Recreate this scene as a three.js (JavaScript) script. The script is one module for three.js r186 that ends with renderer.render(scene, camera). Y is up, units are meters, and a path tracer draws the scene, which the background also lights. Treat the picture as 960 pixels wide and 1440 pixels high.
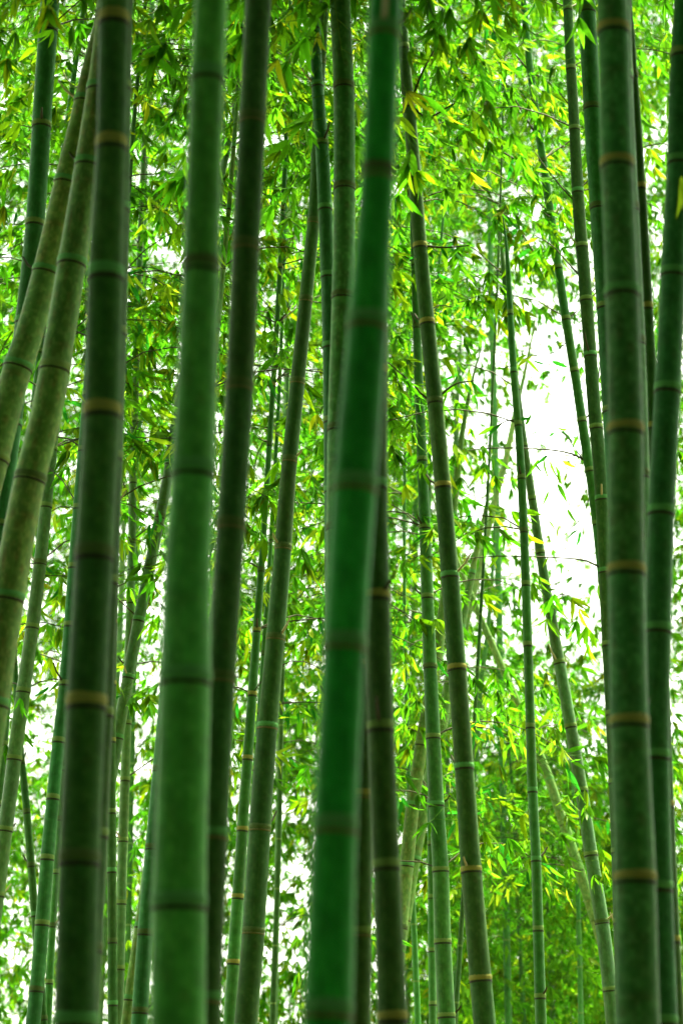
import * as THREE from 'three';
import { mergeGeometries } from 'three/addons/utils/BufferGeometryUtils.js';

// ---------------------------------------------------------------- camera, sky, sun, exposure
const DEG = Math.PI / 180;
const FOV = 24, PITCH = 16 * DEG, EYE = 1.6;
const scene = new THREE.Scene();
const camera = new THREE.PerspectiveCamera(FOV, 682 / 1024, 0.1, 400);
camera.position.set(0, EYE, 0);
camera.rotation.set(PITCH, 0, 0);
camera.focus = 11.5;
camera.userData.fStop = 3.0;

const SUN_AZ = 24 * DEG, SUN_EL = 60 * DEG;   // behind the grove, to the right
const sunDir = new THREE.Vector3(Math.sin(SUN_AZ) * Math.cos(SUN_EL), Math.sin(SUN_EL), -Math.cos(SUN_AZ) * Math.cos(SUN_EL));
{
  const W = 256, H = 128, a = new Float32Array(W * H * 4), d = new THREE.Vector3();
  for (let j = 0; j < H; j++) for (let i = 0; i < W; i++) {
    const el = ((j + 0.5) / H - 0.5) * Math.PI, az = ((i + 0.5) / W - 0.5) * 2 * Math.PI;
    d.set(Math.cos(el) * Math.cos(az), Math.sin(el), Math.cos(el) * Math.sin(az));
    const up = Math.max(0, d.y), near = Math.pow(Math.max(0, d.dot(sunDir)), 6);
    const k = Math.pow(1 - up, 1.5), g = 0.5 + 0.2 * k + 0.4 * near, o = (j * W + i) * 4;
    a[o] = g * (0.84 + 0.16 * k + 0.1 * near);
    a[o + 1] = g * (0.93 + 0.08 * k + 0.04 * near);
    a[o + 2] = g * (0.92 - 0.1 * k - 0.05 * near);
    a[o + 3] = 1;
  }
  const t = new THREE.DataTexture(a, W, H, THREE.RGBAFormat, THREE.FloatType);
  t.mapping = THREE.EquirectangularReflectionMapping; t.magFilter = THREE.LinearFilter; t.needsUpdate = true;
  scene.background = t; scene.environment = t;
}
const sun = new THREE.DirectionalLight(new THREE.Color().setRGB(1, 0.90, 0.62), 5);
sun.position.copy(sunDir).multiplyScalar(60); sun.target.position.set(0, 4, -12);
sun.castShadow = true; sun.shadow.mapSize.set(2048, 2048);
Object.assign(sun.shadow.camera, { left: -25, right: 25, top: 25, bottom: -25, near: 1, far: 140 });
scene.add(sun, sun.target);
const renderer = new THREE.WebGLRenderer();
renderer.toneMapping = THREE.LinearToneMapping;
renderer.toneMappingExposure = 9.3;
renderer.shadowMap.enabled = true;

// ---------------------------------------------------------------- helpers
function rng(seed) { let a = seed >>> 0; return () => { a = (a + 0x6D2B79F5) >>> 0; let t = Math.imul(a ^ (a >>> 15), 1 | a); t = (t + Math.imul(t ^ (t >>> 7), 61 | t)) ^ t; return ((t ^ (t >>> 14)) >>> 0) / 4294967296; }; }
const F = 720 / Math.tan(FOV * DEG / 2), CP = Math.cos(PITCH), SP = Math.sin(PITCH);
// a direction in the photograph, met with the upright plane D metres ahead
function at(x, y, D) {
  const cx = (x - 480) / F, cy = (720 - y) / F, dy = cy * CP + SP, dz = CP - cy * SP, t = D / dz;
  return { p: new THREE.Vector3(cx * t, EYE + dy * t, -D), depth: t };
}
function toPhoto(v) {
  const y = v.y - EYE, depth = -v.z * CP + y * SP, up = y * CP + v.z * SP;
  return [480 + F * v.x / depth, 720 - F * up / depth];
}
const names = {};
function numbered(n) { const k = names[n] = (names[n] ?? -1) + 1; return k ? `${n}_${String(k).padStart(3, '0')}` : n; }
function mesh(name, geo, mat, parent) {
  const m = new THREE.Mesh(geo, mat); m.name = name; m.castShadow = m.receiveShadow = true; parent.add(m); return m;
}
const C = (r, g, b) => new THREE.Color().setRGB(r, g, b);

// tiling value noise for textures
function noiseGrid(nx, ny, seed) {
  const r = rng(seed), g = new Float32Array(nx * ny); for (let i = 0; i < g.length; i++) g[i] = r();
  return (u, v) => {
    const x = u * nx, y = v * ny, x0 = Math.floor(x), y0 = Math.floor(y), fx = x - x0, fy = y - y0;
    const sx = fx * fx * (3 - 2 * fx), sy = fy * fy * (3 - 2 * fy), X = (k) => ((k % nx) + nx) % nx, Y = (k) => ((k % ny) + ny) % ny;
    const a = g[Y(y0) * nx + X(x0)], b = g[Y(y0) * nx + X(x0 + 1)], c = g[Y(y0 + 1) * nx + X(x0)], d = g[Y(y0 + 1) * nx + X(x0 + 1)];
    return (a + (b - a) * sx) * (1 - sy) + (c + (d - c) * sx) * sy;
  };
}
function tex(W, H, fn, srgb) {
  const a = new Uint8Array(W * H * 4);
  for (let j = 0; j < H; j++) for (let i = 0; i < W; i++) {
    const c = fn(i / W, j / H), o = (j * W + i) * 4;
    for (let k = 0; k < 3; k++) a[o + k] = Math.max(0, Math.min(255, Math.round(255 * c[k])));
    a[o + 3] = 255;
  }
  const t = new THREE.DataTexture(a, W, H); t.magFilter = THREE.LinearFilter; t.minFilter = THREE.LinearMipmapLinearFilter; t.generateMipmaps = true;
  t.wrapS = t.wrapT = THREE.RepeatWrapping; if (srgb) t.colorSpace = THREE.SRGBColorSpace; t.needsUpdate = true; return t;
}

// culm skin: fine upright fibres, blotches, pale lichen specks and dark flecks
const nFibre = noiseGrid(180, 6, 3), nFib2 = noiseGrid(60, 14, 4), nBlot = noiseGrid(5, 17, 5), nBlot2 = noiseGrid(12, 46, 6), nSpeck = noiseGrid(70, 330, 7), nFine = noiseGrid(200, 900, 8);
function skin(lichen) {
  return tex(256, 1024, (u, v) => {
    const f = 0.5 * nFibre(u, v) + 0.5 * nFib2(u, v), b = 0.6 * nBlot(u, v) + 0.4 * nBlot2(u, v), s = nSpeck(u, v), n = nFine(u, v);
    let k = 0.70 + 0.14 * f + 0.22 * (b - 0.5) + 0.06 * n;
    let c = [k, k, k];
    const patch = Math.max(0, nBlot2(u + 0.31, v + 0.17) - 0.48) * 3.6 * lichen * (0.4 + 0.6 * s);
    c = [c[0] + patch * 0.30, c[1] + patch * 0.12, c[2] + patch * 0.22];
    const brown = Math.max(0, nBlot(u + 0.6, v + 0.4) - 0.6) * 1.5 * lichen;
    c = [c[0] + brown * 0.10, c[1] - brown * 0.25, c[2] - brown * 0.2];
    if (s > 0.93) c = c.map((x) => x * (1 - 2.2 * (s - 0.93) * (0.5 + lichen)));
    return c;
  }, true);
}
const skinClean = skin(0.35), skinLichen = skin(0.75);
const skinBump = tex(256, 1024, (u, v) => { const k = 0.4 * nFibre(u, v) + 0.3 * nFine(u, v) + 0.3 * nSpeck(u, v); return [k, k, k]; });
function culmMat(name, r, g, b, lichen = false, rough = 0.5) {
  const m = new THREE.MeshPhysicalMaterial({ color: C(r, g, b), map: lichen ? skinLichen : skinClean, roughness: rough, specularIntensity: 0.12, vertexColors: true, bumpMap: skinBump, bumpScale: 0.0006 });
  m.name = name; return m;
}
const M = {
  pale: culmMat('pale_green_culm', 0.066, 0.34, 0.042, false, 0.65),
  emerald: culmMat('emerald_culm', 0.018, 0.31, 0.024, false, 0.65),
  olive: culmMat('olive_culm', 0.038, 0.145, 0.022, false, 0.7),
  dusk: culmMat('dusky_culm', 0.038, 0.125, 0.022, false, 0.7),
  deep: culmMat('deep_green_culm', 0.03, 0.17, 0.035, false, 0.65),
  mottled: culmMat('mottled_culm', 0.10, 0.24, 0.042, true, 0.65),
  moss: culmMat('moss_green_culm', 0.048, 0.215, 0.038, true, 0.65),
  fresh: culmMat('fresh_green_culm', 0.04, 0.185, 0.025),
  grey: culmMat('grey_green_culm', 0.075, 0.20, 0.05),
};
const flat = (name, r, g, b, rough = 0.75) => { const m = new THREE.MeshPhysicalMaterial({ color: C(r, g, b), roughness: rough, specularIntensity: 0.15 }); m.name = name; return m; };
const N = {
  tan: flat('tan_node', 0.15, 0.165, 0.03), brown: flat('brown_node', 0.045, 0.085, 0.018), green: flat('green_node', 0.055, 0.20, 0.045), grey: flat('grey_node', 0.09, 0.165, 0.035),
  scar: flat('dark_scar', 0.020, 0.026, 0.010), scarTan: flat('tan_scar', 0.075, 0.085, 0.022), twig: flat('twig', 0.028, 0.034, 0.012), twigPale: flat('pale_twig', 0.24, 0.25, 0.12),
};

// ---------------------------------------------------------------- leaves
const leafParams = (rnd) => ({ w: 0.17 + 0.065 * rnd(), droop: 0.10 + 0.35 * rnd(), fold: 0.10 + 0.25 * rnd(), twist: (rnd() - 0.5) * 1.0 });
// one lanceolate blade along +Y, base at the origin, length 1
function leafGeo(p) {
  const st = [0, 0.10, 0.28, 0.52, 0.78, 1], wd = [0.10, 0.62, 1, 0.92, 0.52, 0], pos = [], idx = [];
  st.forEach((t, i) => {
    const h = p.w * 0.5 * wd[i], y = t, z = -p.droop * t * t, a = p.twist * t, ca = Math.cos(a), sa = Math.sin(a), up = h * p.fold;
    if (i < 5) pos.push(-h * ca, y, z + up - h * sa, 0, y, z, h * ca, y, z + up + h * sa); else pos.push(0, y, z);
  });
  for (let i = 0; i < 4; i++) { const a = i * 3, b = a + 3; idx.push(a, a + 1, b, b, a + 1, b + 1, a + 1, a + 2, b + 1, b + 1, a + 2, b + 2); }
  idx.push(12, 13, 15, 13, 14, 15);
  const g = new THREE.BufferGeometry(); g.setAttribute('position', new THREE.Float32BufferAttribute(pos, 3)); g.setIndex(idx); g.computeVertexNormals(); return g;
}
const UPV = new THREE.Vector3(0, 1, 0);
function leafMatrix(pos, dir, len, roll) {
  const q = new THREE.Quaternion().setFromUnitVectors(UPV, dir.clone().normalize()).multiply(new THREE.Quaternion().setFromAxisAngle(UPV, roll));
  return new THREE.Matrix4().compose(pos, q, new THREE.Vector3(len, len, len));
}
function hangDir(rnd, az, flare = 1) {
  const el = (-20 - 65 * Math.pow(rnd(), 0.8)) * DEG * (rnd() < 0.2 ? -0.3 : 1), a = az + (rnd() - 0.5) * 2.4 * flare;
  return new THREE.Vector3(Math.cos(a) * Math.cos(el), Math.sin(el), Math.sin(a) * Math.cos(el));
}
function tube(pts, r0, r1, seg = 4) {
  const n = pts.length, pos = [], idx = [], T = new THREE.Vector3(), A = new THREE.Vector3(), B = new THREE.Vector3();
  for (let i = 0; i < n; i++) {
    T.subVectors(pts[Math.min(n - 1, i + 1)], pts[Math.max(0, i - 1)]).normalize();
    A.set(Math.abs(T.y) > 0.9 ? 1 : 0, Math.abs(T.y) > 0.9 ? 0 : 1, 0).cross(T).normalize(); B.crossVectors(T, A);
    const r = r0 + (r1 - r0) * i / (n - 1);
    for (let k = 0; k < seg; k++) { const a = 2 * Math.PI * k / seg; pos.push(pts[i].x + r * (A.x * Math.cos(a) + B.x * Math.sin(a)), pts[i].y + r * (A.y * Math.cos(a) + B.y * Math.sin(a)), pts[i].z + r * (A.z * Math.cos(a) + B.z * Math.sin(a))); }
  }
  for (let i = 0; i + 1 < n; i++) for (let k = 0; k < seg; k++) { const a = i * seg + k, b = i * seg + (k + 1) % seg; idx.push(a, b, a + seg, b, b + seg, a + seg); }
  const g = new THREE.BufferGeometry(); g.setAttribute('position', new THREE.Float32BufferAttribute(pos, 3)); g.setIndex(idx); g.computeVertexNormals(); return g;
}
function colored(g, c) { const n = g.attributes.position.count, a = new Float32Array(n * 3); for (let i = 0; i < n; i++) { a[3 * i] = c[0]; a[3 * i + 1] = c[1]; a[3 * i + 2] = c[2]; } g.setAttribute('color', new THREE.BufferAttribute(a, 3)); return g; }
function leafTint(rnd) {
  const k = 0.38 + 0.85 * rnd(), y = rnd();
  if (y < 0.08) return [3.2 * k, 1.4 * k, 1.2 * k];      // yellowing blade
  if (y < 0.3) return [2.0 * k, 1.2 * k, 0.8 * k];
  return [k, k, k];
}
// a leafy twig: stem, side twigs and their blades joined
function sprayGeo(seed, nLeaf, L, leafLen) {
  const rnd = rng(seed), parts = [], tw = [];
  const main = []; for (let i = 0; i <= 4; i++) { const t = i / 4; main.push(new THREE.Vector3(L * t, -0.28 * L * t * t, 0.06 * L * Math.sin(3 * t + seed))); }
  tw.push(main);
  const nSide = Math.round(nLeaf / 6);
  for (let k = 0; k < nSide; k++) {
    const t = 0.15 + 0.75 * (k + rnd() * 0.6) / nSide, b = new THREE.Vector3(L * t, -0.28 * L * t * t, 0.06 * L * Math.sin(3 * t + seed)), a = (k % 2 ? 1 : -1) * (0.5 + 0.8 * rnd()), l = L * (0.35 + 0.35 * rnd());
    const d = new THREE.Vector3(Math.cos(a), 0.25 - 0.5 * rnd(), Math.sin(a)); tw.push([b, b.clone().addScaledVector(d, l * 0.5).add(new THREE.Vector3(0, 0.01, 0)), b.clone().addScaledVector(d, l).add(new THREE.Vector3(0, -0.2 * l, 0))]);
  }
  for (const p of tw) parts.push(colored(tube(p, 0.0016, 0.0008, 3), [0.6, 0.5, 0.6]));
  for (let k = 0; k < nLeaf;) {                            // blades in fans of three to six, hanging from one point of a twig
    const p = tw[Math.floor(rnd() * tw.length)], t = rnd() < 0.55 ? 1 : 0.35 + 0.6 * rnd(), q = t * (p.length - 1), i = Math.min(p.length - 2, Math.floor(q));
    const pos = p[i].clone().lerp(p[i + 1], q - i), d = p[p.length - 1].clone().sub(p[0]), az = Math.atan2(d.z, d.x), n = 3 + Math.floor(rnd() * 4), tint = leafTint(rnd);
    for (let c = 0; c < n && k < nLeaf; c++, k++) {
      const a = az + (c - (n - 1) / 2) * (0.5 + 0.25 * rnd()), el = (-25 - 55 * rnd()) * DEG, dir = new THREE.Vector3(Math.cos(a) * Math.cos(el), Math.sin(el), Math.sin(a) * Math.cos(el));
      const g = leafGeo(leafParams(rnd)), v = 0.85 + 0.3 * rnd(); g.applyMatrix4(leafMatrix(pos, dir, leafLen * (0.7 + 0.55 * rnd()), rnd() * 6.28)); parts.push(colored(g, tint.map((x) => x * v)));
    }
  }
  return mergeGeometries(parts);
}
const leafLook = { roughness: 1, transmission: 0.62, thickness: 0, clearcoat: 0.05, clearcoatRoughness: 0.3, specularIntensity: 0.04, side: THREE.DoubleSide };
const LEAF = C(0.060, 0.29, 0.005);
const sprayMat = new THREE.MeshPhysicalMaterial({ ...leafLook, color: LEAF, vertexColors: true }); sprayMat.name = 'bamboo_leaf';
const sprays = [11, 12, 13, 14].map((s) => sprayGeo(s, 32, 0.48, 0.104));
const bigSprays = [21, 22, 23].map((s) => sprayGeo(s, 64, 0.85, 0.104));
const lr = rng(77);
const leafGeos = Array.from({ length: 8 }, () => leafGeo(leafParams(lr)));
const leafMats = [[0.06, 0.26, 0.006], [0.012, 0.12, 0.006], [0.08, 0.31, 0.006], [0.14, 0.35, 0.006], [0.22, 0.38, 0.010], [0.015, 0.15, 0.008]].map((c, i) => { const m = new THREE.MeshPhysicalMaterial({ ...leafLook, color: C(...c) }); m.name = `bamboo_leaf_tone_${i}`; return m; });

function foliage(list, geos, parent, name = 'foliage') {
  geos.forEach((g, k) => {
    const mine = list.filter((_, i) => i % geos.length === k); if (!mine.length) return;
    const m = new THREE.InstancedMesh(g, sprayMat, mine.length); m.name = name; m.castShadow = m.receiveShadow = true; m.userData.kind = 'stuff';
    mine.forEach((e, i) => { m.setMatrixAt(i, e.m); m.setColorAt(i, e.c); });
    parent.add(m);
  });
}
function sprayEntry(pos, rnd, az, scale) {
  const e = new THREE.Euler((rnd() - 0.5) * 0.7, -az, (rnd() - 0.6) * 0.9, 'YXZ'), k = 0.65 + 0.6 * rnd(), y = rnd();
  return { m: new THREE.Matrix4().compose(pos, new THREE.Quaternion().setFromEuler(e), new THREE.Vector3(scale, scale, scale)), c: C(k * (1 + 0.6 * y * y), k, k * (0.8 + 0.4 * rnd())) };
}
// openings in the leaf cover through which the photograph shows the white sky: centre, half-widths, how open
const OPEN = [
  [775, 600, 105, 125, 1], [765, 715, 90, 100, 1], [800, 820, 65, 90, 0.97], [715, 420, 40, 70, 0.85], [735, 500, 60, 60, 0.9], [835, 470, 40, 70, 0.8], [700, 590, 60, 70, 0.85], [930, 1100, 40, 120, 0.4], [30, 1000, 50, 70, 0.4], [590, 1330, 30, 90, 0.4], [460, 800, 30, 80, 0.3], [820, 250, 30, 70, 0.6], [770, 330, 35, 60, 0.6],
  [408, 1300, 45, 130, 0.97], [425, 1150, 30, 80, 0.85], [205, 935, 34, 75, 0.97], [200, 1080, 28, 100, 0.8], [200, 760, 22, 70, 0.7],
  [925, 130, 40, 90, 0.6], [935, 330, 30, 80, 0.55], [950, 960, 26, 120, 0.75], [950, 700, 24, 90, 0.7], [190, 110, 45, 70, 0.5], [95, 110, 30, 60, 0.5], [240, 300, 30, 80, 0.45], [380, 420, 30, 60, 0.5], [370, 620, 30, 60, 0.4],
  [20, 1280, 55, 130, 0.5], [590, 1160, 22, 70, 0.6], [325, 640, 16, 120, 0.7], [80, 980, 20, 50, 0.6], [660, 880, 60, 50, 0.35],
];
const DENSE = [[740, 1320, 190, 200, 1.0], [560, 250, 130, 260, 0.25], [640, 130, 150, 150, 0.2], [420, 600, 60, 200, 0.15], [40, 300, 80, 200, 0.2]];
function cover(v) {
  const [x, y] = toPhoto(v); let k = 0.82; for (const [cx, cy, rx, ry, s] of DENSE) k += s * Math.exp(-(((x - cx) / rx) ** 2) - ((y - cy) / ry) ** 2);
  for (const [cx, cy, rx, ry, s] of OPEN) { const d = ((x - cx) / rx) ** 2 + ((y - cy) / ry) ** 2; if (d < 3) k *= 1 - s * Math.min(1, Math.exp(-0.5 * Math.max(0, d - 0.5) * 1.6)); }
  return k;
}

// ---------------------------------------------------------------- ground
{
  const g = new THREE.PlaneGeometry(300, 300, 150, 150); g.rotateX(-Math.PI / 2);
  const n = noiseGrid(64, 64, 31), p = g.attributes.position;
  for (let i = 0; i < p.count; i++) p.setY(i, -0.12 + 0.24 * n(p.getX(i) / 60 + 9, p.getZ(i) / 60 + 9));
  const uv = g.attributes.uv; for (let i = 0; i < uv.count; i++) uv.setXY(i, p.getX(i) / 2, p.getZ(i) / 2);
  g.computeVertexNormals();
  const a = noiseGrid(40, 40, 32), b = noiseGrid(130, 130, 33);
  const litter = tex(512, 512, (u, v) => { const k = 0.5 * a(u, v) + 0.5 * b(u, v); return [0.24 + 0.22 * k, 0.20 + 0.18 * k, 0.10 + 0.10 * k]; }, true);
  const m = new THREE.MeshStandardMaterial({ map: litter, bumpMap: litter, bumpScale: 0.02, roughness: 0.95 }); m.name = 'leaf_litter';
  const o = mesh('ground', g, m, scene); o.userData = { kind: 'structure', label: 'forest floor covered with dry fallen bamboo leaves', category: 'ground' };
}

// ---------------------------------------------------------------- bamboo
const ringGeo = (() => { const p = [[0.985, -0.013], [1.035, -0.009], [1.075, -0.002], [1.06, 0.004], [1.025, 0.010], [0.985, 0.016]].map(([r, y]) => new THREE.Vector2(r, y)); return new THREE.LatheGeometry(p, 28); })();
const scarGeo = (() => { const p = [[0.985, -0.022], [1.045, -0.0205], [1.06, -0.0175], [1.03, -0.0145], [0.985, -0.0115]].map(([r, y]) => new THREE.Vector2(r, y)); return new THREE.LatheGeometry(p, 28); })();
const farRing = (() => { const p = [[0.97, -0.010], [1.09, 0], [0.97, 0.010]].map(([r, y]) => new THREE.Vector2(r, y)); return new THREE.LatheGeometry(p, 10); })();
let leafCount = 0, branchCount = 0;

function bamboo(o) {
  const rnd = rng(o.seed ?? (1000 + Math.round(o.D * 100) + Math.round(o.pts[0][0])));
  const root = new THREE.Group(); root.name = numbered('bamboo_culm');
  root.userData = { label: o.label, category: 'bamboo', group: o.group ?? 'bamboo culms of the grove' };
  // line of the culm through the photographed points, on to its crown and down to the ground
  const P = o.pts.map(([x, y, w, dz = 0]) => { const q = at(x, y, o.D + dz); return { p: q.p, r: 0.5 * w * q.depth / F }; });
  const bot = P[P.length - 1], pre = P[Math.max(0, P.length - 3)];
  const dn = bot.p.clone().sub(pre.p); dn.multiplyScalar(1 / -dn.y); dn.x = Math.max(-0.3, Math.min(0.3, dn.x));
  const hb = bot.p.y + 0.15, foot = bot.p.clone().addScaledVector(dn, hb); foot.y = -0.15;
  const mid = bot.p.clone().lerp(foot, 0.5);
  const line = [...P, { p: mid, r: bot.r * 1.04 }, { p: foot, r: bot.r * 1.10 }].reverse();
  const top = P[0], nx = P[Math.min(P.length - 1, 2)], upd = top.p.clone().sub(nx.p).normalize();
  const H = top.p.y + (o.rise ?? 4 + 3 * rnd()); let cur = top.p.clone(), r = top.r, lean = rnd() * 6.28, dir = upd.clone();
  const topY = top.p.y, stepN = 6;
  for (let k = 1; k <= stepN; k++) {
    dir.x += 0.05 * k / stepN * Math.cos(lean); dir.z += 0.05 * k / stepN * Math.sin(lean); dir.normalize();
    cur = cur.clone().addScaledVector(dir, (H - topY) / stepN); line.push({ p: cur.clone(), r: Math.max(0.004, top.r * (1 - 0.85 * k / stepN)) });
  }
  root.position.set(foot.x, 0, foot.z);
  const curve = new THREE.CatmullRomCurve3(line.map((e) => e.p.clone().sub(root.position)), false, 'centripetal');
  const nS = 400, smp = []; let acc = 0;
  for (let i = 0; i <= nS; i++) { const t = i / nS, p = curve.getPoint(t), f = t * (line.length - 1), k = Math.min(line.length - 2, Math.floor(f)); if (i) acc += p.distanceTo(smp[i - 1].p); smp.push({ p, s: acc, r: line[k].r + (line[k + 1].r - line[k].r) * (f - k) }); }
  const find = (s) => { let a = 0, b = nS; while (b - a > 1) { const m = (a + b) >> 1; if (smp[m].s <= s) a = m; else b = m; } const e = smp[a], g = smp[b], f = Math.min(1, Math.max(0, (s - e.s) / (g.s - e.s || 1))); return { p: e.p.clone().lerp(g.p, f), r: e.r + (g.r - e.r) * f, t: g.p.clone().sub(e.p).normalize() }; };
  // nodes: those measured in the photograph, then on at the same spacing
  const yOf = smp.map((e) => toPhoto(e.p.clone().add(root.position))[1]);
  const sOfY = (y) => { for (let i = 1; i <= nS; i++) if (smp[i].p.y > 0.3 && yOf[i] <= y) { const f = (y - yOf[i - 1]) / (yOf[i] - yOf[i - 1] || 1); return smp[i - 1].s + (smp[i].s - smp[i - 1].s) * f; } return null; };
  let ns = (o.nodes ?? []).map(sOfY).filter((s) => s !== null).sort((a, b) => a - b);
  let gap = o.gap ?? (ns.length > 1 ? (ns[ns.length - 1] - ns[0]) / (ns.length - 1) : 0.30);
  if (!ns.length) ns = [1.5 + gap * rnd()];
  const all = [...ns];
  for (let s = ns[0] - gap; s > 0.25; s -= gap * (s < 1.2 ? 0.75 : 0.97)) all.push(s);
  for (let s = ns[ns.length - 1] + gap; s < acc - 0.3; s += gap * (0.96 + 0.08 * rnd())) all.push(s);
  all.sort((a, b) => a - b);
  // stem: one surface, swollen at each node
  const ss = []; for (let s = 0; s < acc; s += o.far ? 0.3 : 0.10) ss.push(s); ss.push(acc);
  const offs = o.far ? [-0.02, 0, 0.02] : [-0.045, -0.028, -0.016, -0.008, 0, 0.008, 0.016, 0.03, 0.05];
  for (const n of all) for (const d of offs) if (n + d > 0 && n + d < acc) ss.push(n + d);
  ss.sort((a, b) => a - b);
  const tones = all.map(() => { const k = 0.84 + 0.32 * rnd(), w = 0.9 + 0.25 * rnd(); return [k * w, k, k * (0.9 + 0.2 * rnd())]; }), cols = [];
  const seg = o.far ? 9 : o.D < 8 ? 28 : 16, pos = [], uv = [], idx = [], A = new THREE.Vector3(), B = new THREE.Vector3(), v0 = rnd() * 7, nu = Math.max(1, Math.round(2 * Math.PI * bot.r / 0.14));
  const wob = [rnd() * 9, rnd() * 9];
  let ni = 0;
  ss.forEach((s, i) => {
    const e = find(s); while (ni + 1 < all.length && Math.abs(all[ni + 1] - s) < Math.abs(all[ni] - s)) ni++;
    const d = s - all[ni], sw = 1 + 0.02 * Math.exp(-((d / 0.013) ** 2)) - 0.015 * Math.exp(-(((d + 0.026) / 0.012) ** 2)) + 0.012 * Math.exp(-((d / 0.05) ** 2));
    A.set(1, 0, 0).addScaledVector(e.t, -e.t.x).normalize(); B.crossVectors(A, e.t).normalize();
    for (let k = 0; k <= seg; k++) {
      const a = 2 * Math.PI * k / seg, rr = e.r * sw * (1 + 0.006 * Math.sin(2 * a + wob[0] + s));
      pos.push(e.p.x + rr * (A.x * Math.cos(a) + B.x * Math.sin(a)), e.p.y + rr * (A.y * Math.cos(a) + B.y * Math.sin(a)), e.p.z + rr * (A.z * Math.cos(a) + B.z * Math.sin(a)));
      uv.push(nu * k / seg, v0 + s / 0.6); cols.push(...tones[Math.max(0, Math.min(tones.length - 1, d >= 0 ? ni : ni - 1))]);
    }
    if (i) for (let k = 0; k < seg; k++) { const a = (i - 1) * (seg + 1) + k, b = a + seg + 1; idx.push(a, b, a + 1, b, b + 1, a + 1); }
  });
  const g = new THREE.BufferGeometry(); g.setAttribute('position', new THREE.Float32BufferAttribute(pos, 3)); g.setAttribute('uv', new THREE.Float32BufferAttribute(uv, 2)); g.setAttribute('color', new THREE.Float32BufferAttribute(cols, 3)); g.setIndex(idx); g.computeVertexNormals();
  { const nn = g.attributes.normal; for (let i = 0; i < ss.length; i++) { const a = i * (seg + 1), b = a + seg; const x = nn.getX(a) + nn.getX(b), y = nn.getY(a) + nn.getY(b), z = nn.getZ(a) + nn.getZ(b), l = Math.hypot(x, y, z) || 1; nn.setXYZ(a, x / l, y / l, z / l); nn.setXYZ(b, x / l, y / l, z / l); } }
  mesh('stem', g, M[o.mat], root);
  for (const n of all) {
    const e = find(n), w = e.p.clone().add(root.position), [px, py] = toPhoto(w);
    if (py < -60 || py > 1500 || px < -60 || px > 1020) continue;
    const q = new THREE.Quaternion().setFromUnitVectors(UPV, e.t), k = (o.ring ?? 1) * (o.D < 8 ? 1 : 0.85);
    const m = mesh('node_ring', o.far ? farRing : ringGeo, N[rnd() < 0.7 ? o.node ?? 'green' : ['brown', 'green', 'grey'][Math.floor(rnd() * 3)]], root); m.position.copy(e.p); m.quaternion.copy(q); m.scale.set(e.r * 1.0, k, e.r * 1.0);
    if (!o.far) mesh('sheath_scar', scarGeo, N[o.scar ?? 'scar'], m);
    if (!o.far && rnd() < (o.D < 8 ? 0.08 : 0.35)) {       // the stump of a broken twig above the ring
      const a = rnd() * 6.28, dx = Math.cos(a), dz = Math.sin(a), l = 0.02 + 0.05 * rnd(), q0 = e.p.clone().add(new THREE.Vector3(dx * e.r * 0.95, 0.008, dz * e.r * 0.95));
      mesh('branch_stub', tube([q0, q0.clone().add(new THREE.Vector3(dx * l * 0.6, l * 0.5, dz * l * 0.6)), q0.clone().add(new THREE.Vector3(dx * l, l * 1.1, dz * l))], 0.0055, 0.0035, 6), N[rnd() < 0.4 ? 'twigPale' : 'twig'], root);
    }
  }
  // branches with leaves, two at a node
  const list = [], f = o.leaf ?? {}, from = f.from ?? 0, to = f.to ?? 99;
  let singles = f.singles ?? 0;
  all.forEach((n, i) => {
    const e = find(n), w = e.p.clone().add(root.position);
    if (w.y < from || w.y > to || rnd() > (f.chance ?? 1)) return;
    const [, py] = toPhoto(w), seen = py > -250 && py < 1600, az0 = (i % 2 ? 0 : Math.PI) + (rnd() - 0.5) * 2.2;
    for (let b = 0; b < 2; b++) {
      let az = az0 + b * (0.7 + 0.8 * rnd()); if (Math.sin(az) < 0 && rnd() < (f.back ?? 0)) az = -az; const L = (f.reach ?? 1.1) * (0.6 + 0.7 * rnd()), lift = 0.25 + 0.7 * rnd(), pts = [];
      for (let k = 0; k <= 6; k++) { const t = k / 6; pts.push(new THREE.Vector3(e.p.x + Math.cos(az) * L * t * (0.75 + 0.1 * t), e.p.y + L * (lift * t - (0.30 + lift * 0.55) * t * t), e.p.z - Math.sin(az) * L * t * (0.75 + 0.1 * t)).add(new THREE.Vector3((rnd() - 0.5) * 0.03 * k / 6, (rnd() - 0.5) * 0.03 * k / 6, (rnd() - 0.5) * 0.03))); }
      pts[0] = e.p.clone();
      const keep = Math.max(cover(pts[4].clone().add(root.position)), 0.02);
      if (seen && rnd() > keep * 1.6) continue;
      let br = null;
      if (seen) { br = mesh('branch', tube(pts, 0.0042, 0.0016, 4), N.twig, root); branchCount++; }
      const m = Math.round((f.per ?? 4) * (0.7 + 0.6 * rnd()));
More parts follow.
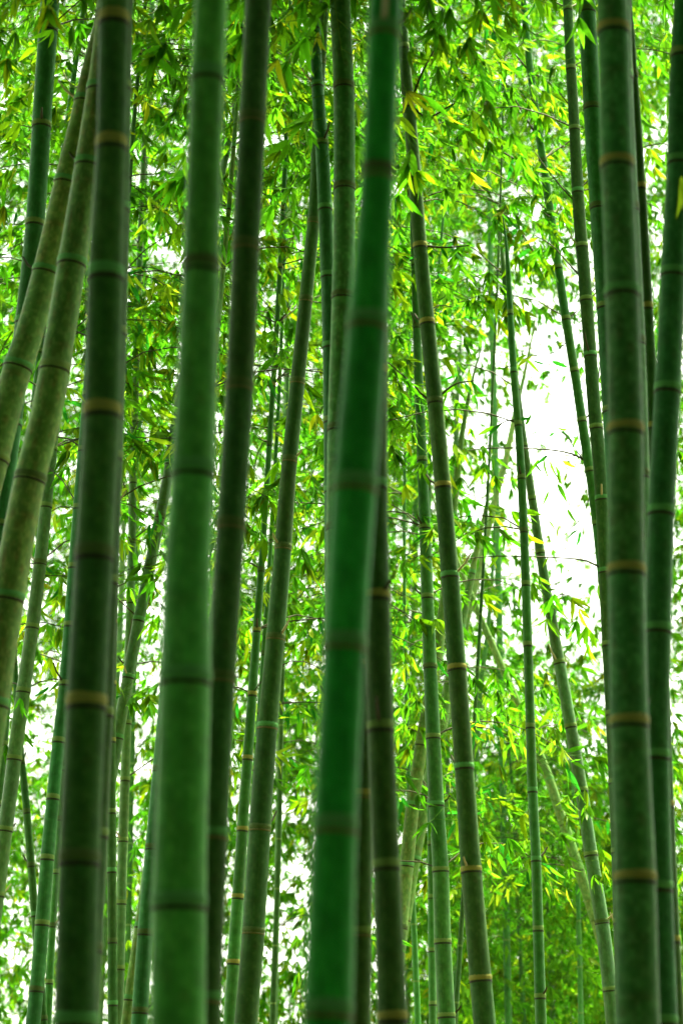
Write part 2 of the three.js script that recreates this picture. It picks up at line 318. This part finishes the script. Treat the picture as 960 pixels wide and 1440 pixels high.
      for (let k = 0; k < m; k++) {
        const t = 0.25 + 0.75 * (k + rnd()) / m, s = t * 6, j = Math.min(5, Math.floor(s)), pp = pts[j].clone().lerp(pts[j + 1], s - j), ww = pp.clone().add(root.position);
        if (seen && rnd() > cover(ww)) continue;
        const [lx, ly] = toPhoto(ww);
        if (br && singles > 0 && lx > -20 && lx < 980 && ly > -20 && ly < 1460 && rnd() < 0.55) {       // blades one can tell apart
          const cnt = 5 + Math.floor(4 * rnd()), az2 = az + (rnd() - 0.5) * 2;
          for (let c = 0; c < cnt && singles > 0; c++) {
            const lp = pp.clone().add(new THREE.Vector3((rnd() - 0.5) * 0.13, -0.06 * rnd(), (rnd() - 0.5) * 0.13));
            const lf = mesh('leaf', leafGeos[Math.floor(rnd() * 8)], leafMats[rnd() < 0.12 ? 4 : Math.floor(rnd() * 6) % 6], br);
            leafMatrix(lp, hangDir(rnd, az2), 0.075 + 0.055 * rnd(), rnd() * 6.28).decompose(lf.position, lf.quaternion, lf.scale); singles--; leafCount++;
          }
        } else list.push(sprayEntry(pp, rnd, az + (rnd() - 0.5) * 1.8, (f.scale ?? 1) * (0.75 + 0.5 * rnd())));
      }
    }
  });
  if (list.length) foliage(list, f.big ? bigSprays : sprays, root);
  // a branch followed through the photograph
  for (const h of o.hand ?? []) {
    const pts = new THREE.CatmullRomCurve3(h.line.map(([x, y, dz = 0]) => at(x, y, o.D + dz).p.sub(root.position))).getPoints(10);
    const br = mesh('branch', tube(pts, 1.4 * (h.r ?? 0.004), 0.0025, 5), N[h.mat ?? 'twig'], root); branchCount++;
    for (const [x, y, deg, len, tone = 0, dz = 0] of h.leaves ?? []) {
      const lf = mesh('leaf', leafGeos[Math.floor(rnd() * 8)], leafMats[tone], br), lp = at(x, y, o.D + dz).p.sub(root.position), a = deg * DEG;
      leafMatrix(lp, new THREE.Vector3(Math.cos(a), Math.sin(a), (rnd() - 0.5) * 0.5), 1.1 * len * o.D / F, (rnd() - 0.5) * 1.4 + (rnd() < 0.5 ? 0 : Math.PI)).decompose(lf.position, lf.quaternion, lf.scale); leafCount++;
    }
  }
  scene.add(root); return root;
}

// crowns above the picture for the thick culms; leaves in the picture for the slender ones behind
const crown = { from: 6.2, per: 5, reach: 1.3, big: true, scale: 1.0 };
const leafy = (singles, from = 2.5, extra = {}) => ({ from, to: 9.5, per: 5, reach: 1.05, singles, chance: 0.85, back: 0.8, ...extra });

const twigLeaves = (pts, n, seed) => { const r = rng(seed), out = []; for (let k = 0; k < n; k++) { const f = (0.15 + 0.85 * (k + r()) / n) * (pts.length - 1), i = Math.min(pts.length - 2, Math.floor(f)), a = pts[i], b = pts[i + 1]; out.push([a[0] + (b[0] - a[0]) * (f - i), a[1] + (b[1] - a[1]) * (f - i), -90 + (r() - 0.5) * 110, 24 + 14 * r(), Math.floor(r() * 6)]); } return out; };
const traced = (pts, n, seed, r = 0.0045) => ({ line: pts, r, leaves: twigLeaves(pts, n, seed) });

// --- thick culms standing closest
bamboo({ D: 4.7, mat: 'pale', node: 'green', ring: 1.1, leaf: crown, label: 'thick pale green culm with dark node lines, overlapping a darker brownish culm',
  pts: [[297, 0, 46], [292, 103, 47], [283, 372, 51], [272, 658, 61], [264, 800, 66], [261, 950, 71], [252, 1265, 76], [250, 1440, 79]], nodes: [103, 372, 658, 950, 1265] });
bamboo({ D: 4.1, mat: 'emerald', node: 'green', scar: 'scarTan', leaf: crown, label: 'thick deep emerald culm leaning over the dark culms half hidden behind it',
  pts: [[542, 0, 45], [531, 240, 46], [517, 450, 56], [499, 678, 62], [485, 900, 58], [471, 1157, 62], [460, 1440, 70]], nodes: [40, 240, 450, 678, 900, 1157, 1415] });
bamboo({ D: 5.5, mat: 'olive', node: 'tan', ring: 1.2, leaf: crown, label: 'thick dark olive culm with tan node rings in front of two leaning mottled culms',
  pts: [[161, 0, 42], [157, 200, 42], [149, 383, 50], [144, 576, 52], [133, 776, 54], [122, 985, 56], [112, 1204, 58], [106, 1440, 61]], nodes: [25, 200, 383, 576, 776, 985, 1204, 1432] });
bamboo({ D: 5.8, mat: 'moss', node: 'tan', leaf: crown, label: 'thick moss green culm with pale node rings, flanked by thinner culms on both sides',
  pts: [[860, 0, 44], [867, 230, 46], [874, 410, 48], [879, 600, 50], [880, 800, 52], [884, 1015, 54], [892, 1230, 58], [896, 1440, 62]], nodes: [40, 228, 408, 602, 800, 1013, 1232] });
bamboo({ D: 6.1, mat: 'dusk', node: 'brown', scar: 'scarTan', leaf: crown, label: 'dark brownish culm standing close behind the thick pale green culm',
  pts: [[363, 0, 36], [355, 165, 37], [346, 343, 38], [337, 540, 39], [325, 735, 40], [311, 950, 41], [300, 1160, 42], [289, 1440, 42]], nodes: [165, 343, 540, 735, 950, 1170, 1400] });
bamboo({ D: 6.9, mat: 'deep', node: 'green', leaf: crown, label: 'blue green culm bowing inward beside the thick moss green culm',
  pts: [[963, 0, 32], [957, 100, 33], [954, 225, 34], [946, 382, 36], [938, 545, 37], [929, 717, 38], [924, 882, 38], [922, 1060, 37], [926, 1250, 38], [932, 1440, 40]], nodes: [75, 225, 382, 545, 717, 882, 1060, 1245],
  hand: [{ line: [[945, 384], [938, 392], [930, 388]], r: 0.007, mat: 'twigPale', leaves: [[932, 390, -50, 26, 4]] }, { line: [[951, 222], [944, 214], [940, 205]], r: 0.006, mat: 'twigPale' }, { line: [[962, 240], [958, 246], [957, 250]], r: 0.003, leaves: [[957, 248, -88, 52, 4, -0.6], [955, 252, -80, 40, 4, -0.6]] }] });
bamboo({ D: 6.4, mat: 'dusk', node: 'tan', leaf: crown, label: 'dark culm with tan rings emerging from behind the deep emerald culm',
  pts: [[536, 0, 30], [531, 240, 31], [528, 500, 34], [527, 700, 35], [530, 840, 36], [535, 1020, 37], [543, 1215, 38], [552, 1440, 42]], nodes: [200, 360, 520, 680, 836, 1020, 1214, 1428] });
bamboo({ D: 7.3, mat: 'dusk', node: 'tan', scar: 'scarTan', leaf: crown, label: 'thin blackish culm wedged between the deep emerald culm and its dark neighbour',
  pts: [[524, 400, 24], [516, 700, 27], [511, 930, 29], [509, 1120, 30], [507, 1310, 31], [505, 1440, 32]], nodes: [933, 1115, 1308] });
bamboo({ D: 7.0, mat: 'dusk', node: 'grey', leaf: crown, label: 'culm hidden behind the dark olive culm, only its lit edge showing',
  pts: [[171, 0, 32], [163, 400, 34], [153, 700, 36], [146, 900, 36], [132, 1200, 38], [120, 1440, 38]], nodes: [120, 290, 465, 640, 815, 1000, 1170, 1330] });
bamboo({ D: 7.6, mat: 'moss', node: 'brown', leaf: crown, label: 'grey green culm behind the thick moss green culm, its edge showing with dark nodes',
  pts: [[872, 0, 28], [876, 150, 29], [890, 450, 30], [897, 665, 30], [897, 900, 32], [900, 1150, 34], [904, 1440, 36]], nodes: [105, 290, 478, 665, 860, 1060, 1260] });
bamboo({ D: 8.0, mat: 'dusk', node: 'tan', leaf: crown, label: 'blackish culm rising from behind the bowing blue green culm',
  pts: [[925, 800, 20], [932, 1000, 21], [938, 1180, 22], [944, 1320, 23], [950, 1440, 24]], nodes: [1130, 1320] });

// --- leaning mottled pair and its dark neighbour
bamboo({ D: 7.6, mat: 'mottled', node: 'green', leaf: crown, label: 'leaning lichen mottled culm, the one touching the dark olive culm lower down',
  pts: [[158, -60, 32], [148, 60, 33], [136, 150, 35], [121, 250, 37], [102, 367, 40], [84, 480, 42], [64, 590, 44], [43, 672, 44], [22, 780, 46], [4, 890, 46], [-14, 1010, 48], [-40, 1200, 50]], nodes: [20, 122, 228, 367, 515, 670, 838] });
bamboo({ D: 8.3, mat: 'mottled', node: 'green', leaf: crown, label: 'leaning lichen mottled culm, the outer of the crossing pair by the dark blue green culm',
  pts: [[150, 20, 28], [132, 90, 30], [112, 180, 33], [94, 255, 35], [66, 378, 38], [40, 475, 40], [26, 515, 41], [6, 590, 42], [-20, 690, 44], [-50, 800, 44]], nodes: [140, 254, 380, 513] });
bamboo({ D: 9.0, mat: 'deep', node: 'grey', leaf: crown, label: 'straight dark blue green culm standing behind the leaning mottled pair',
  pts: [[71, 0, 27], [62, 125, 27], [50, 310, 27], [36, 440, 26], [20, 580, 26], [8, 680, 26], [-4, 780, 26], [-20, 900, 26]], nodes: [40, 175, 313, 450] });

// --- slender culms at the middle of the grove
bamboo({ D: 8.6, mat: 'moss', node: 'brown', leaf: crown, label: 'grey green culm sliding behind the deep emerald culm near a thinner dark noded culm',
  pts: [[478, 0, 28], [483, 120, 29], [484, 260, 30], [482, 410, 31], [476, 600, 31], [474, 800, 32], [472, 1100, 34], [470, 1440, 36]], nodes: [-20, 120, 262, 415, 601, 740] });
bamboo({ D: 9.8, mat: 'dusk', node: 'brown', scar: 'scarTan', leaf: { ...crown, from: 8.6 }, label: 'slim dark brown culm leaning away from the pale green one, tan thin rings',
  pts: [[446, 180, 15], [443, 280, 17], [430, 420, 19], [416, 560, 21], [406, 660, 22], [398, 770, 24], [388, 890, 26], [377, 1010, 28], [366, 1160, 30], [357, 1305, 31], [346, 1440, 33]], nodes: [310, 420, 535, 645, 768, 895, 1020, 1163, 1308] });
bamboo({ D: 9.2, mat: 'deep', node: 'green', leaf: { ...crown, from: 8.6 }, label: 'slim green culm with crisp dark node lines rising beside the grey green culm',
  pts: [[441, 0, 15], [446, 118, 17], [452, 200, 19], [457, 291, 20], [461, 386, 21], [464, 480, 22], [466, 620, 22], [468, 800, 23], [470, 1100, 24], [472, 1440, 26]], nodes: [37, 118, 200, 291, 386, 485, 590] });
bamboo({ D: 9.7, mat: 'dusk', node: 'tan', leaf: { ...crown, from: 8.6 }, label: 'long slim grey brown culm with tan rings, tilting away from the deep emerald culm',
  pts: [[563, 0, 13], [570, 100, 16], [579, 200, 18], [590, 345, 20], [600, 450, 21], [611, 563, 22], [622, 682, 23], [632, 808, 25], [642, 938, 26], [652, 1077, 27], [662, 1222, 29], [675, 1375, 31], [681, 1440, 32]], nodes: [65, 148, 247, 345, 452, 563, 682, 808, 938, 1077, 1222, 1375],
  hand: [traced([[577, 148], [590, 110], [610, 70], [625, 45]], 10, 11), traced([[590, 345], [625, 348], [660, 345]], 8, 12), traced([[577, 147], [600, 165], [630, 150], [650, 140]], 9, 13), traced([[611, 563], [640, 540], [670, 535]], 8, 14)] });
bamboo({ D: 12, rise: 1.2, mat: 'fresh', node: 'grey', leaf: leafy(280, 3.0, { per: 6 }), label: 'slender fresh green culm close behind the long slim grey brown culm',
  pts: [[580, 300, 9], [583, 380, 10], [587, 500, 12], [592, 620, 14], [597, 740, 16], [602, 880, 18], [607, 1000, 20], [613, 1130, 22], [619, 1222, 23], [622, 1323, 24], [628, 1440, 25]], nodes: [548, 645, 740, 838, 936, 1035, 1130, 1222, 1323, 1427] });
bamboo({ D: 9.4, mat: 'deep', node: 'brown', leaf: { ...crown, from: 8.2 }, label: 'dark blue green culm tucked beside the top of the thick moss green culm',
  pts: [[824, 0, 24], [832, 150, 25], [842, 300, 26], [852, 450, 26], [862, 620, 27], [872, 800, 28], [880, 1000, 29], [888, 1200, 30], [895, 1440, 31]], nodes: [14, 150, 290, 430] });

// the slender culms around the bright opening, with branches traced one by one
const spraysT = [
  [780, 608, -150, 14, 5], [783, 602, -12, 18, 3], [775, 600, -95, 28, 0], [788, 606, -35, 26, 5], [800, 620, -80, 24, 3], [812, 612, -115, 22, 2], [806, 632, -60, 18, 0], [758, 606, -160, 16, 1],
  [757, 645, -120, 30, 2], [765, 642, -95, 34, 3], [773, 648, -80, 30, 2], [780, 655, -70, 36, 0], [786, 660, -100, 26, 4], [770, 640, -140, 26, 5], [790, 648, -30, 22, 4], [776, 676, -85, 30, 3], [783, 680, -60, 30, 0], [771, 690, -110, 24, 2]];
bamboo({ D: 11.6, mat: 'dusk', node: 'grey', leaf: leafy(170, 4.4, { chance: 0.7 }), label: 'slim dark culm with pale rings beside the bright sky opening, against a thick culm',
  pts: [[797, 0, 13], [801, 80, 14], [806, 160, 15], [813, 290, 17], [822, 400, 18], [828, 480, 18], [835, 575, 19], [843, 660, 19], [849, 760, 20], [854, 870, 20], [860, 980, 21], [868, 1150, 22], [878, 1440, 24]], nodes: [95, 180, 268, 345, 420, 498, 600, 700, 802, 905],
  hand: [{ line: [[846, 800], [825, 789], [795, 785], [750, 783], [700, 782], [650, 786]], leaves: [[770, 784, -120, 18, 3], [735, 783, -100, 20, 2], [700, 782, -130, 22, 3], [672, 786, -95, 20, 0], [690, 783, -60, 18, 4]] },
    { line: [[836, 572], [842, 520], [850, 470]], r: 0.003 },
    { line: [[822, 396], [800, 372], [775, 345], [750, 330]], leaves: [[790, 362, -70, 26, 3], [772, 344, -110, 28, 0], [756, 334, -150, 24, 4], [762, 338, -80, 22, 2]] },
    { line: [[813, 288], [795, 270], [770, 240], [752, 215]], leaves: [[798, 272, -60, 22, 0], [780, 252, -95, 28, 2], [760, 226, -120, 26, 3], [768, 236, -40, 20, 4]] }] });
bamboo({ D: 12.6, mat: 'fresh', node: 'grey', leaf: leafy(170, 4.6, { chance: 0.6 }), label: 'thin curved culm crossing behind the slim dark culm at the sky opening',
  pts: [[735, 0, 9], [745, 100, 10], [759, 200, 11], [772, 290, 12], [785, 380, 12], [797, 460, 13], [810, 540, 13], [822, 620, 14], [833, 690, 14], [843, 770, 15], [851, 860, 15], [860, 1000, 16], [870, 1200, 17], [880, 1440, 18]], nodes: [60, 140, 225, 300, 375, 447, 520, 590, 660, 735],
  hand: [traced([[751, 110], [725, 78], [695, 45], [660, 0]], 12, 1), traced([[762, 205], [735, 160], [690, 92], [650, 82], [610, 85]], 14, 2), traced([[770, 280], [740, 235], [700, 210], [655, 175], [620, 165]], 14, 3), traced([[745, 100], [775, 120], [800, 148], [825, 190]], 9, 4), traced([[784, 380], [755, 360], [720, 310], [690, 290]], 12, 5),
    { line: [[825, 650], [808, 640], [785, 634], [745, 631], [700, 630], [660, 633], [636, 638]], r: 0.005, leaves: [...spraysT, [695, 631, -100, 22, 0], [672, 632, -60, 24, 3], [655, 634, -110, 20, 2]] },
    { line: [[818, 645], [806, 628], [795, 612], [778, 603], [772, 600]], r: 0.003 }, { line: [[808, 642], [792, 640], [778, 641], [765, 641]], r: 0.0025 },
    { line: [[832, 690], [815, 730], [800, 745], [793, 752]], r: 0.002, leaves: [[793, 735, -100, 18, 3], [797, 715, -65, 24, 2], [785, 742, -110, 20, 4], [812, 745, -150, 18, 1], [815, 747, -95, 22, 5], [770, 732, -40, 18, 3]] },
    { line: [[800, 478], [775, 497], [750, 500], [735, 505]], r: 0.003, leaves: [[775, 508, -20, 26, 1], [765, 512, 165, 20, 1], [760, 525, -80, 24, 5], [740, 505, -50, 28, 2], [728, 500, -100, 32, 3], [735, 503, -140, 22, 0]] }] });
bamboo({ D: 11.2, rise: 0.3, mat: 'fresh', node: 'grey', leaf: leafy(120, 4.2, { chance: 0.45 }), label: 'thin upright green culm in the middle of the bright opening',
  pts: [[714, 380, 7], [718, 460, 9], [723, 540, 10], [729, 610, 11], [733, 680, 12], [737, 770, 12], [740, 860, 13], [744, 980, 13], [748, 1110, 14], [753, 1207, 14], [756, 1305, 15], [760, 1440, 16]], nodes: [520, 595, 670, 745, 820, 905, 1020, 1110, 1207, 1305, 1400],
  hand: [{ line: [[724, 590], [712, 592], [700, 598], [685, 606]], r: 0.003, leaves: [[728, 590, 5, 20, 1], [705, 596, -140, 30, 5], [695, 600, -150, 28, 2], [714, 594, -95, 18, 0], [738, 598, 60, 22, 2]] },
    { line: [[727, 520], [716, 515], [705, 520]], r: 0.003, leaves: [[722, 508, 30, 24, 3], [728, 515, 45, 26, 4], [712, 518, -170, 18, 0]] },
    { line: [[733, 672], [736, 682], [738, 690]], r: 0.0025, leaves: [[747, 650, -95, 30, 2], [752, 652, -60, 18, 0], [737, 672, -125, 20, 4], [693, 645, -92, 22, 0], [697, 645, -40, 26, 2], [735, 753, -80, 16, 4]] }] });
bamboo({ D: 12.8, rise: 0.3, mat: 'grey', node: 'grey', leaf: leafy(120, 4.6, { chance: 0.4 }), label: 'leaning green culm crossing the thin upright one, tilting down towards the thick culm',
  pts: [[708, 380, 8], [718, 480, 9], [729, 570, 10], [740, 650, 11], [752, 730, 13], [766, 820, 14], [782, 910, 16], [798, 1000, 17], [815, 1100, 18], [830, 1200, 19], [846, 1300, 20], [857, 1390, 21], [862, 1440, 22]], nodes: [625, 700, 775, 850, 930, 1020, 1110, 1200, 1295, 1390],
  hand: [{ line: [[770, 845], [778, 842], [788, 836], [803, 838]], r: 0.004, leaves: [[775, 845, -80, 34, 0], [780, 846, -60, 28, 2], [786, 850, -75, 26, 0], [768, 842, -110, 24, 3]] }] });
bamboo({ D: 15.5, rise: 0.9, mat: 'mottled', node: 'brown', far: true, leaf: leafy(60, 3.4, { chance: 0.5 }), label: 'pale slanting culm meeting the foot of the leaning green culm',
  pts: [[655, 820, 8], [680, 880, 9], [706, 940, 10], [738, 1015, 12], [764, 1075, 13], [786, 1140, 14], [806, 1200, 15], [826, 1262, 15], [842, 1310, 16], [880, 1440, 17]], nodes: [960, 1030, 1095, 1160, 1225] });
bamboo({ D: 16.5, rise: 0.9, mat: 'mottled', node: 'grey', far: true, leaf: leafy(40, 5, { chance: 0.4 }), label: 'pale blurred culm slanting across the yellow green leaves below the sky opening',
  pts: [[722, 590, 8], [712, 640, 9], [696, 700, 9], [682, 760, 10], [668, 820, 11], [655, 870, 11], [640, 940, 12], [625, 1010, 12], [600, 1130, 13]], nodes: [650, 710, 775, 840] });
bamboo({ D: 13.4, rise: 0.9, mat: 'mottled', node: 'green', leaf: leafy(90, 4.5, { chance: 0.5 }), label: 'upper of two pale slanting culms that cross beside the slender fresh green culm',
  pts: [[640, 690, 11], [634, 745, 12], [625, 840, 14], [617, 900, 15], [610, 950, 16], [600, 1000, 17], [588, 1075, 18], [578, 1150, 19], [570, 1230, 20], [560, 1330, 20], [550, 1440, 21]], nodes: [880, 965, 1045, 1130, 1215] });
bamboo({ D: 14.2, rise: 0.9, mat: 'mottled', node: 'green', leaf: leafy(80, 4.6, { chance: 0.5 }), label: 'lower of two pale slanting culms that cross beside the slender fresh green culm',
  pts: [[652, 860, 12], [640, 920, 13], [630, 965, 14], [618, 1030, 15], [600, 1110, 17], [585, 1190, 18], [572, 1270, 18], [558, 1350, 19], [545, 1440, 20]], nodes: [960, 1042, 1124, 1206] });

// --- slender culms on the other side
bamboo({ D: 11.8, mat: 'grey', node: 'grey', leaf: leafy(140, 4.0), label: 'slim tilted green culm with dark nodes under the leaning mottled pair',
  pts: [[84, 520, 15], [76, 600, 16], [66, 700, 17], [57, 790, 18], [46, 880, 19], [35, 960, 20], [24, 1040, 21], [14, 1120, 21], [2, 1210, 22], [-12, 1320, 22]], nodes: [560, 630, 710, 790, 880, 970, 1065, 1165] });
bamboo({ D: 10.8, mat: 'deep', node: 'grey', leaf: leafy(120, 4.6), label: 'straight dark culm tilting out from behind the dark olive culm near its foot',
  pts: [[104, 800, 16], [97, 900, 17], [90, 980, 17], [82, 1050, 18], [75, 1120, 18], [67, 1205, 19], [60, 1295, 20], [52, 1390, 20], [47, 1440, 21]], nodes: [960, 1040, 1120, 1205, 1297, 1390] });
bamboo({ D: 12.4, mat: 'olive', node: 'brown', leaf: leafy(70, 4.4, { chance: 0.5 }), label: 'thin brown culm slanting into the straight dark tilting culm',
  pts: [[20, 920, 8], [28, 1040, 9], [36, 1120, 10], [43, 1200, 11], [49, 1280, 11], [56, 1370, 12], [62, 1440, 12]], nodes: [1000, 1070, 1140, 1215, 1285] });
bamboo({ D: 13.2, mat: 'fresh', node: 'grey', leaf: leafy(70, 4.0, { chance: 0.5 }), label: 'thin yellowish green culm seen between the dark tilting culm and the dark olive culm',
  pts: [[92, 1050, 8], [84, 1160, 9], [78, 1250, 10], [72, 1340, 11], [67, 1440, 12]], nodes: [1080, 1150, 1225, 1300, 1380] });
bamboo({ D: 12.2, mat: 'fresh', node: 'grey', leaf: leafy(90, 4.3, { chance: 0.5 }), label: 'green culm at the edge of the grove below the leaning mottled pair',
  pts: [[24, 820, 13], [16, 900, 14], [9, 980, 15], [2, 1070, 15], [-8, 1180, 16], [-20, 1300, 16]], nodes: [880, 960, 1045] });
bamboo({ D: 13.0, mat: 'grey', node: 'grey', leaf: leafy(150, 3.4), label: 'slender upright grey green culm with dark rings near the slanting grey green one',
  pts: [[194, 440, 9], [191, 540, 10], [188, 640, 11], [186, 740, 11], [184, 840, 12], [181, 940, 13], [178, 1040, 13], [175, 1130, 14], [172, 1225, 14], [169, 1330, 15], [166, 1440, 15]], nodes: [505, 590, 676, 760, 845, 935, 1015, 1095, 1180, 1268, 1360] });
bamboo({ D: 12.3, mat: 'grey', node: 'green', leaf: leafy(130, 4.2), label: 'slanting grey green culm crossing the slender upright one',
  pts: [[245, 610, 14], [238, 660, 15], [226, 722, 15], [212, 790, 16], [202, 840, 16], [192, 890, 17], [181, 950, 17], [170, 1010, 17], [158, 1080, 18], [140, 1190, 18], [120, 1320, 19]], nodes: [725, 797, 870, 950, 1035] });
bamboo({ D: 11.4, mat: 'dusk', node: 'tan', leaf: leafy(60, 4.6, { chance: 0.5 }), label: 'thin blackish brown culm pressed against the slender upright culm beside the dark olive one',
  pts: [[160, 850, 11], [158, 960, 12], [157, 1060, 12], [157, 1160, 13], [158, 1270, 13], [159, 1440, 14]], nodes: [960, 1040, 1140, 1223, 1322, 1410] });
bamboo({ D: 11.0, mat: 'mottled', node: 'green', leaf: leafy(50, 4.6, { chance: 0.5 }), label: 'pale mottled culm leaning out from under the thick pale green culm',
  pts: [[220, 1140, 12], [208, 1220, 13], [197, 1300, 14], [187, 1370, 15], [178, 1440, 16]], nodes: [1200, 1300, 1402] });
bamboo({ D: 10.0, mat: 'deep', node: 'brown', leaf: { ...crown, from: 8.2 }, label: 'dark green culm against the flank of the thick pale green culm near its foot',
  pts: [[232, 1000, 20], [218, 1160, 21], [208, 1270, 22], [201, 1360, 22], [196, 1440, 23]], nodes: [1080, 1190, 1310, 1420] });
bamboo({ D: 12.0, mat: 'fresh', node: 'tan', leaf: leafy(140, 3.4), label: 'green culm between the dark brownish culm and the slim dark brown leaning culm',
  pts: [[374, 700, 8], [366, 820, 10], [358, 930, 12], [351, 1030, 14], [344, 1120, 15], [338, 1210, 16], [331, 1310, 17], [323, 1440, 18]], nodes: [800, 885, 975, 1065, 1165, 1260, 1352] });
bamboo({ D: 13.2, mat: 'fresh', node: 'grey', leaf: leafy(60, 3.8, { chance: 0.4 }), label: 'bright green thin culm pressed along the green culm beside the slim dark brown one',
  pts: [[370, 930, 7], [362, 1040, 8], [354, 1160, 8], [346, 1280, 9], [336, 1440, 10]], nodes: [1000, 1080, 1165, 1250, 1340] });
bamboo({ D: 14.2, mat: 'dusk', node: 'grey', far: true, leaf: leafy(60, 3.6, { chance: 0.5 }), label: 'very thin dark upright culm before the bright gap beside the deep emerald culm',
  pts: [[399, 860, 6], [396, 980, 7], [394, 1080, 7], [392, 1180, 8], [388, 1300, 8], [383, 1440, 9]], nodes: [940, 1020, 1105, 1180, 1250, 1330] });
bamboo({ D: 13.8, mat: 'fresh', node: 'grey', leaf: leafy(60, 3.4, { chance: 0.5 }), label: 'thin green culm beside the foot of the slender fresh green culm',
  pts: [[603, 1050, 9], [605, 1140, 10], [606, 1230, 10], [607, 1330, 11], [608, 1440, 11]], nodes: [1110, 1185, 1260, 1335, 1410] });
bamboo({ D: 14.5, mat: 'fresh', node: 'grey', far: true, leaf: leafy(40, 3.2, { chance: 0.5 }), label: 'thin bright green culm between the dark ringed culm and the pale slanting pair',
  pts: [[577, 1180, 7], [580, 1270, 8], [584, 1360, 9], [587, 1440, 9]], nodes: [1220, 1300, 1380] });
bamboo({ D: 13.6, mat: 'dusk', node: 'grey', far: true, leaf: leafy(40, 3.6, { chance: 0.4 }), label: 'very thin dark culm touching the foot of the long slim grey brown culm',
  pts: [[655, 1200, 6], [649, 1290, 7], [644, 1370, 7], [639, 1440, 8]], nodes: [1250, 1330, 1410] });
// --- thin blurred culms far back among the leaves
const farSpots = [[[405, 380, 7], [403, 520, 8], [400, 660, 8]], [[688, 300, 7], [690, 420, 8], [694, 560, 9]], [[724, 1180, 6], [728, 1290, 6], [734, 1400, 7]], [[770, 1290, 6], [774, 1370, 7], [777, 1440, 7]], [[813, 1300, 7], [815, 1380, 7], [816, 1440, 8]], [[204, 250, 7], [202, 400, 8], [197, 560, 8]],
  [[640, 640, 9], [637, 720, 9], [635, 800, 10]], [[590, 360, 7], [588, 480, 8], [586, 600, 8]], [[670, 1050, 7], [674, 980, 7], [686, 880, 7]].reverse(), [[172, 800, 8], [168, 900, 9], [162, 1000, 9]]];
const farLabels = ['thin pale culm blurred among leaves between the dark brownish and slim leaning culms', 'thin blurred culm rising above the pale slanting culm at the sky opening', 'thin dark stem among dense leaves beside the thin upright green culm', 'thin dim stem just beyond the foot of the thin upright green culm', 'thin dim stem among dense leaves below the pale slanting culm',
  'thin blurred culm between the dark olive culm and the thick pale green culm', 'blurred green culm right behind the long slim grey brown culm at mid height', 'thin blurred culm behind the top of the slender fresh green culm', 'thin slanting stem among yellow green leaves beside the long slim grey brown culm', 'blurred stem just behind the slender upright grey green culm'];
farSpots.forEach((pts, i) => bamboo({ D: 17 + (i * 1.37) % 5, mat: ['grey', 'fresh', 'olive'][i % 3], node: 'grey', far: true, seed: 400 + i, gap: 0.32, group: 'thin blurred culms far back among the leaves', rise: 1.4, label: farLabels[i], leaf: leafy(0, 3.4, { to: 11, chance: 0.6, big: true, per: 3, scale: 0.9 }), pts }));

// ---------------------------------------------------------------- the thicket behind, beside and behind the camera
function thicket(name, label, seed, n, place, scale) {
  const rnd = rng(seed), root = new THREE.Group(); root.name = name; root.userData = { kind: 'stuff', label, category: 'bamboo thicket' };
  const list = [];
  for (let i = 0; i < n; i++) { const v = place(rnd); if (!v || (v.seen && rnd() > cover(v.p))) continue; list.push(sprayEntry(v.p, rnd, rnd() * 6.28, scale * (0.8 + 0.5 * rnd()))); }
  foliage(list, bigSprays, root); scene.add(root);
}
const clump = noiseGrid(64, 64, 91), clump2 = noiseGrid(64, 64, 92);
const gapAt = (x, y, z) => clump((x + 20) / 90, (y + 3) / 90) * 0.6 + clump2((x + 20) / 60, (z + 60) / 60) * 0.4 < 0.34;
thicket('bamboo_thicket', 'loose curtain of bamboo leaves hanging behind the slender culms', 501, 5200, (r) => {
  const z = -19 - 3.5 * r(), x = (2 * r() - 1) * (1.5 - z * 0.19), y = 1.2 + r() * (1 - z * 0.6);
  return gapAt(x, y, z) ? null : { p: new THREE.Vector3(x, y, z), seen: true };
}, 0.95);
thicket('bamboo_thicket_003', 'sunlit fine leafed bamboo wall closing the far end of the grove', 504, 22000, (r) => {
  const z = -32 - 4 * r(), x = (2 * r() - 1) * (2 - z * 0.19), y = 1.5 + r() * (1 - z * 0.62);
  return { p: new THREE.Vector3(x, y, z), seen: true };
}, 0.85);
thicket('bamboo_thicket_001', 'leafy bamboo thicket around the place where the photographer stands', 502, 10500, (r) => {
  if (r() < 0.38) return { p: new THREE.Vector3(18 * r() - 9, 9.4 + 3.4 * r(), -7 + 16.5 * r()) };   // the roof of crowns over the path
  const a = r() * Math.PI * 2, d = 4.5 + 7 * r(), p = new THREE.Vector3(Math.cos(a) * d, 0.2 + 12 * Math.pow(r(), 1.2), Math.sin(a) * d);
  if (p.z < 0 && Math.abs(p.x) < 3.2 - p.z * 0.34) return null;
  return { p };
}, 2.2);
thicket('bamboo_thicket_002', 'shaded leaves packed low behind the leaning green culm and thin upright culm', 503, 900, (r) => {
  const q = at(640 + 250 * r(), 1060 + 430 * Math.pow(r(), 0.8), 21 + 14 * r()).p; return q.y > 0.5 ? { p: q } : null;
}, 0.85);
console.log('leaves', leafCount, 'branches', branchCount);
renderer.render(scene, camera);
